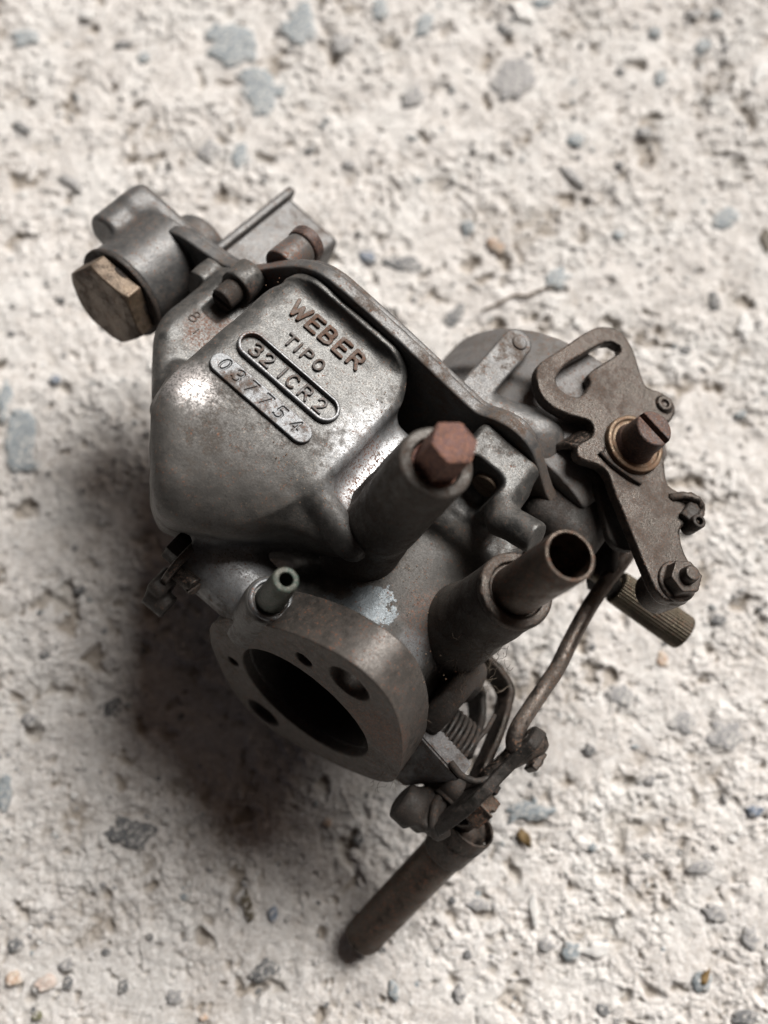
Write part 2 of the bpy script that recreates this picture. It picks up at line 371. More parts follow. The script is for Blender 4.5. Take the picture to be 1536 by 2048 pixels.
def ground_h(x, y):
    """relief in mm at x, y in mm"""
    wx = x + 1.3 * fbm(x, y, .3, 91, 2); wy = y + 1.3 * fbm(x, y, .3, 57, 2)
    rough = .38 + .85 * np.clip(.5 + 3.0 * fbm(x, y, .055, 201, 3), 0, 1.15)
    lump = fbm(wx, wy, .42, 11, 4, .72) * 1.1
    med = fbm(wx, wy, .12, 17, 2) * 1.3
    pit = np.clip(fbm(wx, wy, .15, 131, 3) - .30, 0, 1) * -6.0 + np.clip(fbm(wx, wy, .5, 151, 2) - .34, 0, 1) * -4.0
    h = (lump * rough + med) * .85 + pit
    return h - .3
def ground_px(px, py, z=0.0):
    d = R3 @ Vector(((px - 768) / FPX, (py - 1024) / FPX, 1.0)); k = (z - CAMP.z) / d.z; p = CAMP + d * k; return p.x / MM, p.y / MM
def axis_(lo, hi, st, far):
    core = np.arange(lo, hi + st, st); out = [core[-1]]; s_ = st
    while out[-1] < far: s_ *= 1.16; out.append(out[-1] + s_)
    neg = [core[0]]; s_ = st
    while neg[-1] > -far: s_ *= 1.16; neg.append(neg[-1] - s_)
    return np.concatenate([np.array(neg[1:][::-1]), core, np.array(out[1:])])
gx = axis_(-126, 126, .33, 2600); gy = axis_(-64, 240, .33, 2600)
GX, GY = np.meshgrid(gx, gy, indexing='ij')
GH = ground_h(GX, GY)
# stones listed by where they lie in the photo: px, py, length, width, turn (deg), colour key, height
ST = [(470, 95, 100, 95, 20, 'b', .5), (515, 185, 75, 115, 10, 'b', .4), (600, 45, 62, 110, 5, 'b', .5), (760, 20, 40, 55, 0, 'b', .6), (50, 75, 65, 50, -10, 'b', .7),
 (245, 90, 42, 18, 10, 'd', .6), (288, 118, 28, 26, 0, 'b', .7), (45, 255, 42, 20, -30, 'd', .6), (145, 365, 66, 26, -35, 'g', .8), (420, 300, 46, 50, 0, 'g', .4), (480, 312, 34, 60, 0, 'b', .4),
 (685, 90, 50, 44, 40, 'g', .9), (825, 197, 62, 46, 35, 'g', .8), (1025, 162, 132, 78, 62, 'g', .8), (848, 50, 34, 72, -15, 'b', .7), (1045, 28, 56, 40, -40, 'w', .9), (1085, 8, 46, 22, 0, 'b', .6),
 (1310, 68, 24, 30, 0, 'b', .9), (1405, 95, 46, 30, 40, 'b', .9), (1384, 28, 28, 26, 0, 'g', .8), (1434, 30, 26, 22, 0, 'b', .7), (1452, 95, 22, 22, 0, 'g', .6), (1320, 158, 26, 42, -15, 'b', .9),
 (1240, 145, 20, 22, 0, 'd', .7), (1518, 150, 30, 66, -30, 'w', .8), (1425, 202, 18, 24, 0, 'w', .8), (1150, 280, 40, 30, 20, 'b', .6), (1288, 265, 36, 26, 0, 'g', .7), (1142, 352, 66, 24, -50, 'g', .8),
 (1450, 440, 68, 44, 30, 'b', .6), (935, 455, 26, 38, 0, 'b', .7), (1238, 470, 24, 22, 0, 'b', .5), (990, 492, 40, 28, -35, 'o', .9), (907, 358, 16, 24, 0, 'w', .9), (808, 528, 80, 34, -5, 'd', .5),
 (735, 515, 32, 28, 0, 'n', .8), (1112, 558, 60, 42, 25, 'b', .7), (1428, 602, 24, 52, 0, 'd', .6), (910, 632, 52, 34, 40, 'd', .4), (1490, 655, 34, 66, 0, 'w', .5), (1532, 480, 26, 56, 0, 'k', .5),
 (110, 760, 24, 22, 0, 'n', .8), (40, 880, 52, 130, 5, 'b', .3), (10, 800, 26, 90, 0, 'b', .3), (205, 655, 9, 14, 0, 'b', .6), (226, 1415, 40, 40, 0, 'd', .4), (262, 1668, 96, 66, -10, 'd', .6),
 (5, 1590, 34, 80, 0, 'b', .5), (60, 1440, 34, 28, 0, 'g', .5), (527, 1943, 62, 36, 30, 'd', .7), (495, 1812, 28, 60, 20, 'k', .5), (545, 1830, 22, 34, 0, 'n', .6), (27, 1958, 32, 26, 0, 'o', .8),
 (91, 1966, 42, 30, 10, 'p', .8), (136, 1966, 22, 24, 0, 'd', .6), (30, 1890, 36, 26, 30, 'd', .6), (134, 1930, 36, 22, 20, 'g', .7), (247, 1972, 22, 26, 0, 'd', .7), (350, 1995, 36, 28, 0, 'g', .5),
 (75, 2033, 24, 18, 20, 'v', .6), (655, 1646, 18, 18, 0, 'o', .5), (407, 2036, 16, 12, 0, 'o', .5), (718, 1680, 24, 22, 0, 'd', .5), (740, 1892, 44, 32, 0, 'b', .6), (1055, 1620, 98, 34, -3, 'b', .8),
 (1450, 1472, 66, 56, 0, 'g', .35), (1370, 1445, 60, 44, 20, 'g', .3), (1508, 1622, 38, 24, 0, 'n', 1.0), (955, 1810, 48, 24, 0, 'g', .6), (1067, 1822, 16, 64, 0, 'w', .6), (1092, 1890, 38, 26, 10, 'g', .7),
 (1142, 1905, 40, 38, 0, 'b', .7), (1192, 1900, 64, 30, 5, 'w', .8), (1430, 1826, 52, 34, -15, 'g', .6), (1500, 1876, 36, 42, 0, 'g', .7), (1400, 1962, 42, 46, 0, 'b', .7), (1402, 1736, 60, 28, 0, 'g', .5),
 (920, 1990, 24, 38, -10, 'g', .7), (786, 1978, 22, 48, 20, 'b', .6), (1205, 2020, 30, 24, 0, 'd', .5), (1490, 2035, 60, 28, 0, 'd', .5), (175, 32, 34, 26, 0, 'w', 1.1), (1370, 700, 30, 22, 20, 'd', .5),
 (1480, 830, 26, 18, 30, 'b', .6), (1440, 1240, 34, 24, 0, 'd', .4), (1325, 1320, 24, 34, 10, 'o', .4), (1240, 1390, 60, 44, 0, 'g', .3), (120, 600, 22, 14, 0, 'd', .5), (620, 300, 26, 16, 20, 'd', .4),
 (700, 330, 30, 22, 0, 'g', .5), (1240, 330, 20, 16, 0, 'd', .5), (1010, 60, 40, 22, -20, 'd', .4), (1180, 1500, 30, 22, 0, 'd', .5), (1300, 1560, 26, 20, 40, 'g', .5), (160, 1180, 26, 18, 10, 'd', .4), (90, 1310, 24, 20, 0, 'd', .5)]
extra = []
for (px, py, L, Wd, tn, ck, hh) in ST:
    if L > 70 and ck == 'b' or Wd > 105:
        for _ in range(4):
            an = random.uniform(0, 2 * pi); q = random.uniform(.35, .75); k = random.uniform(.35, .6)
            extra.append((px + cos(an) * L * q * .6, py + sin(an) * Wd * q * .6, L * k, Wd * k, random.uniform(0, 90), ck, hh * random.uniform(.7, 1.1)))
stones = []
for (px, py, L, Wd, tn, ck, hh) in ST + extra:
    cx_, cy_ = ground_px(px, py)
    ppm = FPX / ((R3.transposed() @ (Vector((cx_, cy_, 0)) * MM - CAMP)).z / MM)
    stones.append((cx_, cy_, L / ppm / 2, Wd / ppm / 2, R_(tn), ck, hh))
# the concrete is levelled where a stone is set in it
NB = np.zeros_like(GH)
for (cx_, cy_, a, b, tn, ck, hh) in stones:
    r_ = max(a, b) * 1.8
    ix = np.where((gx > cx_ - r_) & (gx < cx_ + r_))[0]; iy = np.where((gy > cy_ - r_) & (gy < cy_ + r_))[0]
    if len(ix) == 0 or len(iy) == 0: continue
    sl_ = np.s_[ix[0]:ix[-1] + 1, iy[0]:iy[-1] + 1]
    dx, dy = GX[sl_] - cx_, GY[sl_] - cy_; u_, v_ = dx * cos(tn) + dy * sin(tn), -dx * sin(tn) + dy * cos(tn)
    d = np.sqrt((u_ / a) ** 2 + (v_ / b) ** 2); wgt = np.clip((1.35 - d) / .5, 0, 1); wgt = wgt * wgt * (3 - 2 * wgt)
    GH[sl_] = GH[sl_] * (1 - .75 * wgt) + (-.15) * .75 * wgt
nx_, ny_ = GX.shape
V = np.stack([GX.ravel(), GY.ravel(), GH.ravel()], 1) * MM
I = np.arange(nx_ * ny_).reshape(nx_, ny_)
F = np.stack([I[:-1, :-1].ravel(), I[1:, :-1].ravel(), I[1:, 1:].ravel(), I[:-1, 1:].ravel()], 1)
me = np_mesh('concrete_ground', V, F)
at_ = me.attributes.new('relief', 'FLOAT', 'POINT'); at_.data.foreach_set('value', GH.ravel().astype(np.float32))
s = NT('rough_concrete')
att = s.n('ShaderNodeAttribute'); att.attribute_name = 'relief'
na, nb, nc, nd, ne = s.noise(.05, 3), s.noise(.42, 5, .7, off=4), s.noise(1.1, 5, .72, off=9, dist=.4), s.noise(4.5, 3, .6, off=2), s.noise(.14, 4, .6, off=31)
col = s.mix(s.ramp(nb, .38, .62), (.73, .715, .695), (.56, .54, .515))
col = s.mix(s.ramp(ne, .5, .7, 0, .7), col, (.50, .485, .47))
col = s.mix(s.ramp(nc, .46, .62, 0, .55), col, (.42, .38, .34))
col = s.mix(s.ramp(nc, .42, .30, 0, .8), col, (.84, .83, .815))
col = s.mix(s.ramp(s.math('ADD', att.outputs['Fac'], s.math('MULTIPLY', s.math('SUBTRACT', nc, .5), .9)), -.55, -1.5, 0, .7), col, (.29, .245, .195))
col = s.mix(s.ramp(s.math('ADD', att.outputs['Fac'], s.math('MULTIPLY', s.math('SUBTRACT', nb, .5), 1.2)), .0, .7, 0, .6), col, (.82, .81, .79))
col = s.mix(s.ramp(na, .45, .65, 0, .35), col, (.72, .725, .71))
col = s.mix(s.ramp(nd, .60, .68, 0, .5), col, (.24, .225, .21))
s.l(col, s.b.inputs['Base Color']); s.b.inputs['Roughness'].default_value = .93; s.b.inputs['Specular IOR Level'].default_value = .25
b1 = s.bump(nc, 1.0, .6); b2 = s.bump(nd, .8, .2, b1); s.l(b2, s.b.inputs['Normal'])
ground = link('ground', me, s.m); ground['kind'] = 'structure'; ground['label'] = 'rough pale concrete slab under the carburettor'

def stone_mat(name, c1, c2):
    s = NT(name); n2 = s.noise(.7, 5, .65); n3 = s.noise(3, 4, .7, off=5); n1 = s.noise(.9, 5, .7, off=13)
    col = s.mix(s.ramp(n2, .35, .65), c1, c2); col = s.mix(s.ramp(n3, .4, .75, 0, .45), col, tuple(q * .5 for q in c1))
    col = s.mix(s.ramp(n1, .50, .61, 0, .75), col, (.64, .62, .585))
    s.l(col, s.b.inputs['Base Color']); s.b.inputs['Roughness'].default_value = .75
    s.l(s.bump(n3, .9, .3, s.bump(n2, .8, .5)), s.b.inputs['Normal']); return s.m
SM = {'b': stone_mat('blue_grey_stone', (.21, .245, .265), (.31, .345, .365)), 'g': stone_mat('grey_stone', (.24, .24, .245), (.34, .34, .34)),
      'd': stone_mat('dark_stone', (.10, .105, .11), (.18, .185, .19)), 'w': stone_mat('white_stone', (.62, .62, .61), (.70, .70, .68)),
      'o': stone_mat('orange_stone', (.46, .31, .22), (.58, .50, .41)), 'p': stone_mat('pink_stone', (.58, .47, .41), (.64, .56, .50)),
      'n': stone_mat('slate_stone', (.12, .15, .20), (.20, .24, .30)), 'k': stone_mat('black_brown_stone', (.06, .05, .035), (.11, .09, .06)),
      'v': stone_mat('olive_stone', (.14, .14, .08), (.20, .20, .12))}
def stone_mesh(a, b, hh, sd=0):
    """a chipped stone with an uneven broken outline, set in the slab; local mm"""
    seg = 30; V = []
    r0 = random.Random(sd); ks = r0.randint(4, 6); ph = r0.uniform(0, 6); base = min(a, b)
    cor = sorted(r0.uniform(0, 2 * pi) for _ in range(ks)); cv = [r0.uniform(.82, 1.2) for _ in range(ks)]
    def rad(an):
        f = cos(pi / ks) / cos(((an + ph) % (2 * pi / ks)) - pi / ks)
        return (.55 * f + .45) * (1 + .42 * mnoise.noise(Vector((cos(an) * 1.3, sin(an) * 1.3, sd * 1.7))) + .26 * mnoise.noise(Vector((cos(an) * 3.5, sin(an) * 3.5, sd * 2.3))) + .14 * mnoise.noise(Vector((cos(an) * 8, sin(an) * 8, sd))))
    prof = [(.25, 1.0), (.5, .98), (.74, .90), (.90, .70), (1.0, .20), (1.05, -.9)]
    tl = (r0.uniform(-.35, .35), r0.uniform(-.35, .35))
    V.append((0, 0, hh))
    for (fr, z) in prof:
        for i in range(seg):
            an = 2 * pi * i / seg; q = rad(an) * fr; x, y = cos(an) * q * a, sin(an) * q * b
            V.append((x, y, hh * z + (tl[0] * x / a + tl[1] * y / b) * hh * .8 + hh * .45 * mnoise.noise(Vector((x * .6, y * .6, sd)))))
    F = [(0, 1 + i, 1 + (i + 1) % seg) for i in range(seg)]
    for k in range(len(prof) - 1):
        o1, o2 = 1 + k * seg, 1 + (k + 1) * seg
        F += [(o1 + i, o2 + i, o2 + (i + 1) % seg, o1 + (i + 1) % seg) for i in range(seg)]
    return V, F
for n_, (cx_, cy_, a, b, tn, ck, hh) in enumerate(stones):
    Vv, Ff = stone_mesh(a, b, hh * 1.15, sd=n_)
    mm_ = raw_mesh('stone', Vv, Ff, smooth=True)
    o = link('stone', mm_, SM[ck], ground); o.location = (cx_ * MM, cy_ * MM, .05 * MM); o.rotation_euler = (0, 0, tn)
# finer grit, past counting: three joined sheets of tiny chips
for ck, cnt, nm in (('g', 500, 'grit'), ('b', 140, 'grit'), ('d', 240, 'grit'), ('w', 800, 'grit')):
    VV, FF = [], []
    for _ in range(cnt):
        x, y = random.uniform(-125, 125), random.uniform(-62, 238); r0 = random.uniform(.35, 1.1) * (1.3 if random.random() < .15 else 1)
        z = float(ground_h(np.array([x]), np.array([y]))[0])
        a, b, h_ = r0 * random.uniform(.7, 1.3), r0 * random.uniform(.5, 1), r0 * random.uniform(.4, .8); tn = random.uniform(0, pi); o0 = len(VV); sg = 7
        for (fr, zz) in ((.6, 1), (1, .3), (.9, -.8)):
            for i in range(sg):
                an = 2 * pi * i / sg + random.uniform(-.3, .3); q, w_ = cos(an) * a * fr, sin(an) * b * fr
                VV.append((x + q * cos(tn) - w_ * sin(tn), y + q * sin(tn) + w_ * cos(tn), z + zz * h_ + random.uniform(-.1, .1) * h_))
        FF.append(tuple(o0 + i for i in range(sg)))
        for k in (0, 1): FF += [(o0 + k * sg + i, o0 + (k + 1) * sg + i, o0 + (k + 1) * sg + (i + 1) % sg, o0 + k * sg + (i + 1) % sg) for i in range(sg)]
    link(nm, raw_mesh(nm, VV, FF, False), SM[ck], ground, kind='stuff')

# ------------------------------------------------------------ the carburettor
carb = empty('carburettor', 'dirty grey cast metal carburettor lying on the rough concrete', 'carburettor', ROOTM)
H = .42
flange_o = chaikin([(-25, -4), (-24, 4), (-17, 20), (-8, 31), (1, 36), (9, 34), (17, 22), (23, 6), (24.5, -4), (17, -16), (6, -28), (-3, -33), (-12, -29), (-20, -17)], 4)

def f_body(x, y, z):
    # float bowl
    q = vl(mx(abs(x + 42.5) - 10.8, 0), mx(abs(y - 24) - 23.6, 0)) - 7.4
    b = ext(q, z, -14, 33, 2.0)
    b = smax(b, (.51 * (x + 38) - .80 * (y - 3.0) + .30 * (24 - z)), 9)        # sloping sump with its broad rounded edge
    b = smax(b, .335 * (x + 37) - .52 * (y - 12.5) + .78 * (z - 33), 8)
    b = smax(b, (-.738 * (x + 57.8) - .675 * (y - 15.3) - .10 * (z - 20)), 6)         # lower left shoulder
    b = smax(b, (-.80 * (x + 59.3) + .45 * (z - 33)), 4)
    b = smin(b, box(x, y, z, (-43, 52, 6), (17, 6, 23), 4), .6)                 # neck under the cover
    fl = vl(mx(abs(x + 43.0) - 8.5, 0), mx(abs(z - 20) - 8.6, 0)) - 7.2         # seam edge meeting the cover
    b = smin(b, mx(fl, abs(y - 55.2) - .75), 3.2)
    side = box(x, y, z, (-66, 40, 2), (8.5, 20, 17), 4.5)
    side = smax(side, (-.74 * (x + 71.0) - .66 * (y - 31) - .10 * (z - 15)), 4)
    b = smin(b, side, 1.2)
    b = smin(b, cap(x, y, z, (-62, 29, 19), (-57.5, 17, 25), 1.8), 2.0)
    low = box(x, y, z, (-19, 33, 4), (13, 17, 23), 4)
    low = smax(low, (.51 * (x + 38) - .80 * (y - 3.0) + .30 * (24 - z)), 7)
    b = smin(b, low, 4.0)
    b = smin(b, cap(x, y, z, (-26.5, 23.5, 29.3), (-13.5, 20.5, 27.5), 2.6, 3.0), 2.2)   # rib at the sump edge
    t = ccyl(x, y, z, (0, 6, 0), (0, 56, 0), 19.8)
    b = smin(b, t, 3.5)
    b = smin(b, ccyl(x, y, z, (-37, 8.6, 5), (-8, 8.6, 5), 7.3), 3.5)      # throttle spindle boss
    b = smin(b, ccyl(x, y, z, (-18.4, 4.1, 2), (-18.4, 4.1, 21.5), 4.9, 4.7, .6), 1.6)
    b = smin(b, ccyl(x, y, z, (12, 9.5, -3), (22, 9.5, -3), 7.0, 6.5, .6), 3)
    # block and finger below the cover at the right end
    b = smin(b, box(x, y, z, (-3, 51, 22), (8.5, 7.5, 14.6), 3), 2)
    b = smin(b, cap(x, y, z, (3.5, 51, 32), (4.5, 43.5, 32.5), 2.9), 1.5)
    b = smin(b, ccyl(x, y, z, (4, 43.5, 32.5), (12.2, 42.6, 37), 3.4, 3.3, .7), 1.5)
    b = smin(b, box(x, y, z, (0, 48, 6), (14, 9, 18), 3), 3)
    # screw bosses under the cover lip
    b = smin(b, ccyl(x, y, z, (-67, 50.5, 21.5), (-67, 57, 21.5), 3.9, rd=.3), .8)
    b = smin(b, ccyl(x, y, z, (-75.5, 50, 13), (-75.5, 57, 13), 3.9, rd=.3), .8)
    b = mx(b, -ccyl(x, y, z, (-67, 43.0, 21.5), (-67, 50.6, 21.5), 3.5, 3.7))
    # pocket right of the bowl, under the lip
    b = smax(b, -box(x, y, z, (-17.0, 54.5, 33), (7.0, 5.2, 18), 2), 1.5)
    b = smax(b, -box(x, y, z, (-3.4, 42.5, 34), (4.2, 6.2, 9), 2), .8)
    b = mx(b, y - 56)
    b = mx(b, -ccyl(x, y, z, (0, -5, 0), (0, 50, 0), 16, 14.5))
    return b
sdf_obj('bowl_and_throttle_body', f_body, (-78, -6, -30), (34, 58, 60), H, M_body, carb, wob=.13)

def f_tower(x, y, z):
    b = ccyl(x, y, z, (-12, 27, 14), (-12, 27, 58), 7.0, 6.5, .7)
    lobe = ccyl(x, y, z, (-17.2, 30.2, 16), (-16.2, 29.6, 53), 3.4, 2.6, .5)
    b = smin(b, lobe, 1.2)
    b = smin(b, ccyl(x, y, z, (-12, 27, 14), (-12, 27, 26), 8.5, 6.4, .5), 2)
    return mx(b, -ccyl(x, y, z, (-12, 27, 56.4), (-12, 27, 60), 4.4))
sdf_obj('plug_tower', f_tower, (-24, 16, 12), (-2, 38, 60), .3, M_tower, carb, 'dark tall round tower carrying the hexagonal plug', wob=.1)
sdf_obj('hose_boss', lambda x, y, z: smin(ccyl(x, y, z, (14, 29, 0), (14, 29, 39.5), 7.7, 7.2, .5), ccyl(x, y, z, (12, 28, 6), (14, 29, 22), 10, 7, 1), 3), (0, 16, -2), (26, 41, 42), .36, M_tower, carb, 'thick dark boss round the hose pipe', wob=.12)
sdf_obj('bore_lining', lambda x, y, z: mx(ccyl(x, y, z, (0, 2, 0), (0, 54, 0), 16.2, 15.2), -ccyl(x, y, z, (0, -1, 0), (0, 50, 0), 15.7, 13)), (-18, 0, -18), (18, 56, 18), .5, M_black, carb, 'black lining of the bore')  # black lining added to darken the inside of the bore
def f_flange(x, y, z):
    d = poly(x[:, :, 0], z[0], flange_o)[:, None, :]
    b = ext(d, y, 0, 9.0, .12)
    b = smax(b, -(.25 * abs(z) + y * 0 - 9 + 0 * x) * 0 - 50, .1)
    b = mx(b, -ccyl(x, y, z, (0, -5, 0), (0, 15, 0), 15.9))
    for c in ((2.2, 26.3), (-4, -25)): b = mx(b, -ccyl(x, y, z, (c[0], -3, c[1]), (c[0], 15, c[1]), 4.4))
    b = mx(b, -ccyl(x, y, z, (-6.5, -3, 20.2), (-6.5, 5, 20.2), 1.9))
    b = mx(b, -ccyl(x, y, z, (-16.5, -3, -10), (-16.5, 5, -10), 1.5))
    return b
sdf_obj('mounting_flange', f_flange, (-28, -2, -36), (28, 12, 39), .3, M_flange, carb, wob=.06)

# cover
c_out = chaikin([(-104, -10), (-101, 0), (-94, 8), (-88, 14.2), (-80, 15.5), (-73, 17), (-67.5, 22), (-62, 30), (-56.5, 36), (-50, 38), (-26, 37), (-15, 36), (-12, 36), (-8.7, 38.6), (-4.6, 40), (0.5, 39), (5, 35), (10, 30), (20, 26), (26, 14), (27, -8), (14, -25), (-20, -29), (-60, -26), (-100, -24)], 3)
def f_cover(x, y, z):
    d = poly(x[:, :, 0], z[0], c_out)[:, None, :]
    b = ext(d, y, 56.15, 59.2, .35)
    b = mn(b, ext(d + 1.4, y, 56.5, 61.3, .5))
    return b
sdf_obj('cover', f_cover, (-112, 55, -31), (29, 63, 42), H, M_cover, carb, wob=.05)
def f_inlet(x, y, z):
    b = ccyl(x, y, z, (-89, 43.5, 2), (-89, 60, 2), 10.4, 10.6, .5)
    st = ccyl(x, y, z, (-101, 50, 4), (-101, 63, 4), 4.6, 4.8, 1.2)
    b = smin(b, st, 2.5)
    b = smin(b, ccyl(x, y, z, (-88, 58, -2), (-88, 71, -2), 8.5, 8, 2.5), 1.5)
    b = smin(b, box(x, y, z, (-95, 61, 0), (9, 4, 9), 2), 2)
    return b
sdf_obj('fuel_inlet_boss', f_inlet, (-108, 42, -14), (-76, 74, 16), .36, M_cover, carb, wob=.08)
sdf_obj('inlet_washer', lambda x, y, z: mn(ccyl(x, y, z, (-89, 42.2, 2), (-89, 43.6, 2), 10.9, rd=.3), ccyl(x, y, z, (-89, 40.8, 2), (-89, 42.2, 2), 9.2, rd=.2)), (-101, 40, -10), (-77, 45, 14), .3, M_dark, carb, 'thin ring behind the bronze nut')
sdf_obj('inlet_nut', lambda x, y, z: smax(hexp(x, y, z, (-89, 42, 2), (-89, 37.4, 2), 9.1, R_(30)), (vl(x + 89, z - 2) + (37.4 - y) * 1.6 - 9.3) * .55, .2), (-101, 34, -10), (-77, 43, 14), .3, M_bronze, carb, 'worn bronze hexagonal nut', wob=.05)

def f_duct(x, y, z):
    b = box(x, y, z, (-72.6, 74.5, -1), (8.6, 15.5, 9), 1.6)
    b = smin(b, box(x, y, z, (-80.6, 75, 8.2), (1.0, 16, 1.6), .5), .4)
    return b
sdf_obj('vent_duct', f_duct, (-84, 58, -11), (-60, 91, 24), .36, M_cover, carb, 'box shaped vent with a raised edge', wob=.06)
sdf_obj('cover_screw_boss', lambda x, y, z: ccyl(x, y, z, (-63.5, 60, 24.5), (-63.5, 67.5, 24.5), 3.9, 3.7, .4), (-69, 59, 19), (-58, 69, 30), .3, M_cover, carb)
sdf_obj('cover_screw', lambda x, y, z: mx(ccyl(x, y, z, (-63.5, 67.5, 24.5), (-63.5, 70.3, 24.5), 4.0, 4.2, .5), -box(x, y, z, (-63.5, 71, 24.5), (5, 1, .5))), (-69, 66, 19), (-58, 72, 30), .25, M_rust, carb, 'rusty screw head on the cover')
sdf_obj('bowl_screw', lambda x, y, z: mx(ccyl(x, y, z, (-67, 46.0, 21.5), (-67, 52, 21.5), 2.6, rd=.4), -box(x, y, z, (-67, 45.6, 21.5), (4, .9, .45))), (-71, 44, 17), (-63, 53, 26), .25, M_dark, carb)
sdf_obj('bowl_screw', lambda x, y, z: mx(ccyl(x, y, z, (-1.5, 47.5, 31), (-1.5, 54, 31), 2.9, rd=.4), -box(x, y, z, (-1.5, 47, 31), (4, .9, .45))), (-6, 45, 26), (3, 56, 36), .25, M_bronze, carb)

# air horn with its ring and the flat rib
def f_horn(x, y, z):
    b = ccyl(x, y, z, (5, 60, 4.5), (5, 80, 4.5), 29, 30)
    b = smin(b, ccyl(x, y, z, (5, 74, 4.5), (5, 89, 4.5), 31.3, 31.6, .9), 3)
    b = smin(b, ccyl(x, y, z, (-2, 60, 24), (4, 70, 24), 9, 7, 2), 4)
    b = mx(b, -ccyl(x, y, z, (5, 64, 4.5), (5, 95, 4.5), 27.5))
    b = smax(b, .95 * (x - 21) - .3 * (y - 70), 2)
    return b
sdf_obj('air_horn', f_horn, (-28, 59, -28), (38, 90, 38), .5, M_horn, carb, 'round grey intake horn', wob=.12)
def f_arm(x, y, z):
    r_ = (cap(x, y, 0 * z + 33, (-15.4, 60, 33), (-15.4, 79, 33), 3.3))
    b = ext(r_, z, 24, 34.3, .5)
    b = smin(b, cap(x, y, z, (-9, 62, 29.5), (0, 65, 29), 5.6, 6.6), 1.2)
    b = smin(b, cap(x, y, z, (0, 65, 29), (6, 58, 27), 6.6, 4.5), 3)
    b = smax(b, -(y - 60.2), .3)
    return b
sdf_obj('horn_rib', f_arm, (-23, 59, 18), (14, 86, 38), .36, M_cover, carb, 'pale flat rib with a rounded end on the horn', wob=.08)
sdf_obj('rib_rivet', lambda x, y, z: ccyl(x, y, z, (-15.0, 78.8, 33.8), (-15.0, 78.8, 34.75), 1.7, rd=.3), (-18, 76, 33), (-12, 82, 36), .18, M_cover, carb)

# tower plug, hose pipe, vacuum pipe
sdf_obj('hex_plug', lambda x, y, z: mn(hexp(x, y, z, (-12, 27, 56), (-12, 27, 65.5), 3.5, R_(18), 1.0), ccyl(x, y, z, (-12, 27, 55), (-12, 27, 57.2), 4.2)), (-18, 21, 54), (-6, 33, 68), .22, M_hex, carb, 'red rusted hexagonal plug head', wob=.05)
sdf_obj('hose_pipe', lambda x, y, z: mx(ccyl(x, y, z, (14, 29, 30), (14.2, 29, 60), 4.75, 4.6, .3), -ccyl(x, y, z, (14, 29, 40), (14.2, 29, 64), 3.85, 3.85)), (8, 23, 29), (21, 35, 62), .26, M_sleeve, carb, 'open brown metal pipe', wob=.03)
sdf_obj('pipe_collar', lambda x, y, z: mx(ccyl(x, y, z, (14, 29, 38.8), (14, 29, 40.8), 7.25, rd=.6), -ccyl(x, y, z, (14, 29, 40), (14, 29, 42), 5.3)), (5, 20, 37), (23, 38, 42), .26, M_lever, carb)
sdf_obj('vacuum_pipe', lambda x, y, z: mx(ccyl(x, y, z, (-18.4, 4.1, 17), (-18.3, 4.1, 34), 3.1, 2.45, .4), -ccyl(x, y, z, (-18.3, 4.1, 26), (-18.3, 4.1, 36), 1.2)), (-23, 0, 16), (-14, 9, 36), .2, M_green, carb, 'small green tarnished pipe stub', wob=.05)
sdf_obj('vacuum_pipe_seat', lambda x, y, z: mx(ccyl(x, y, z, (-18.4, 4.1, 20), (-18.4, 4.1, 22.2), 4.4, 4.1, .5), -ccyl(x, y, z, (-18.4, 4.1, 21), (-18.4, 4.1, 24), 3.3)), (-24, -2, 19), (-13, 10, 24), .22, M_plate, carb)

# left end of the throttle spindle: thin plate and slotted screw
def f_endplate(x, y, z):
    q = poly(y[0], z[0], chaikin([(17, 7), (17.5, 1), (13, -2), (2, -2.5), (-2.5, -1), (-4, 4), (-2.5, 8.5), (4, 10.5), (11, 10.5)], 2))[None]
    return ext(q, x, -39.6, -38.0, .3)
sdf_obj('spindle_end_plate', f_endplate, (-41, -10, -6), (-37, 20, 13), .28, M_lever, carb, 'dark thin plate on the end of the spindle', wob=.05)
sdf_obj('stop_screw', lambda x, y, z: mx(ccyl(x, y, z, (-38, 0, 5), (-33.2, -.8, 7), 1.9, rd=.3), -box(x, y, z, (-33, -.8, 7.2), (1.2, 2.5, .35))), (-39, -4, 2), (-31, 4, 11), .2, M_lever, carb)
sdf_obj('spindle_nut', lambda x, y, z: hexp(x, y, z, (-39.5, 4, 4), (-43, 4, 4), 3.0, .3), (-45, -1, -1), (-38, 9, 9), .24, M_dark, carb)
sdf_obj('plate_lug', lambda x, y, z: smin(box(x, y, z, (-39.0, -3, 0), (1.8, 3, 4), 1), ccyl(x, y, z, (-40, -5, -1), (-35, -5, -1), 2.6, rd=.4), 1), (-44, -14, -5), (-33, 0, 8), .3, M_black, carb)

for o in carb.children:
    if o.name.split('.')[0] in ('spindle_end_plate', 'stop_screw', 'spindle_nut', 'plate_lug'): o.location = (2.0 * MM, 1.6 * MM, 1.5 * MM)

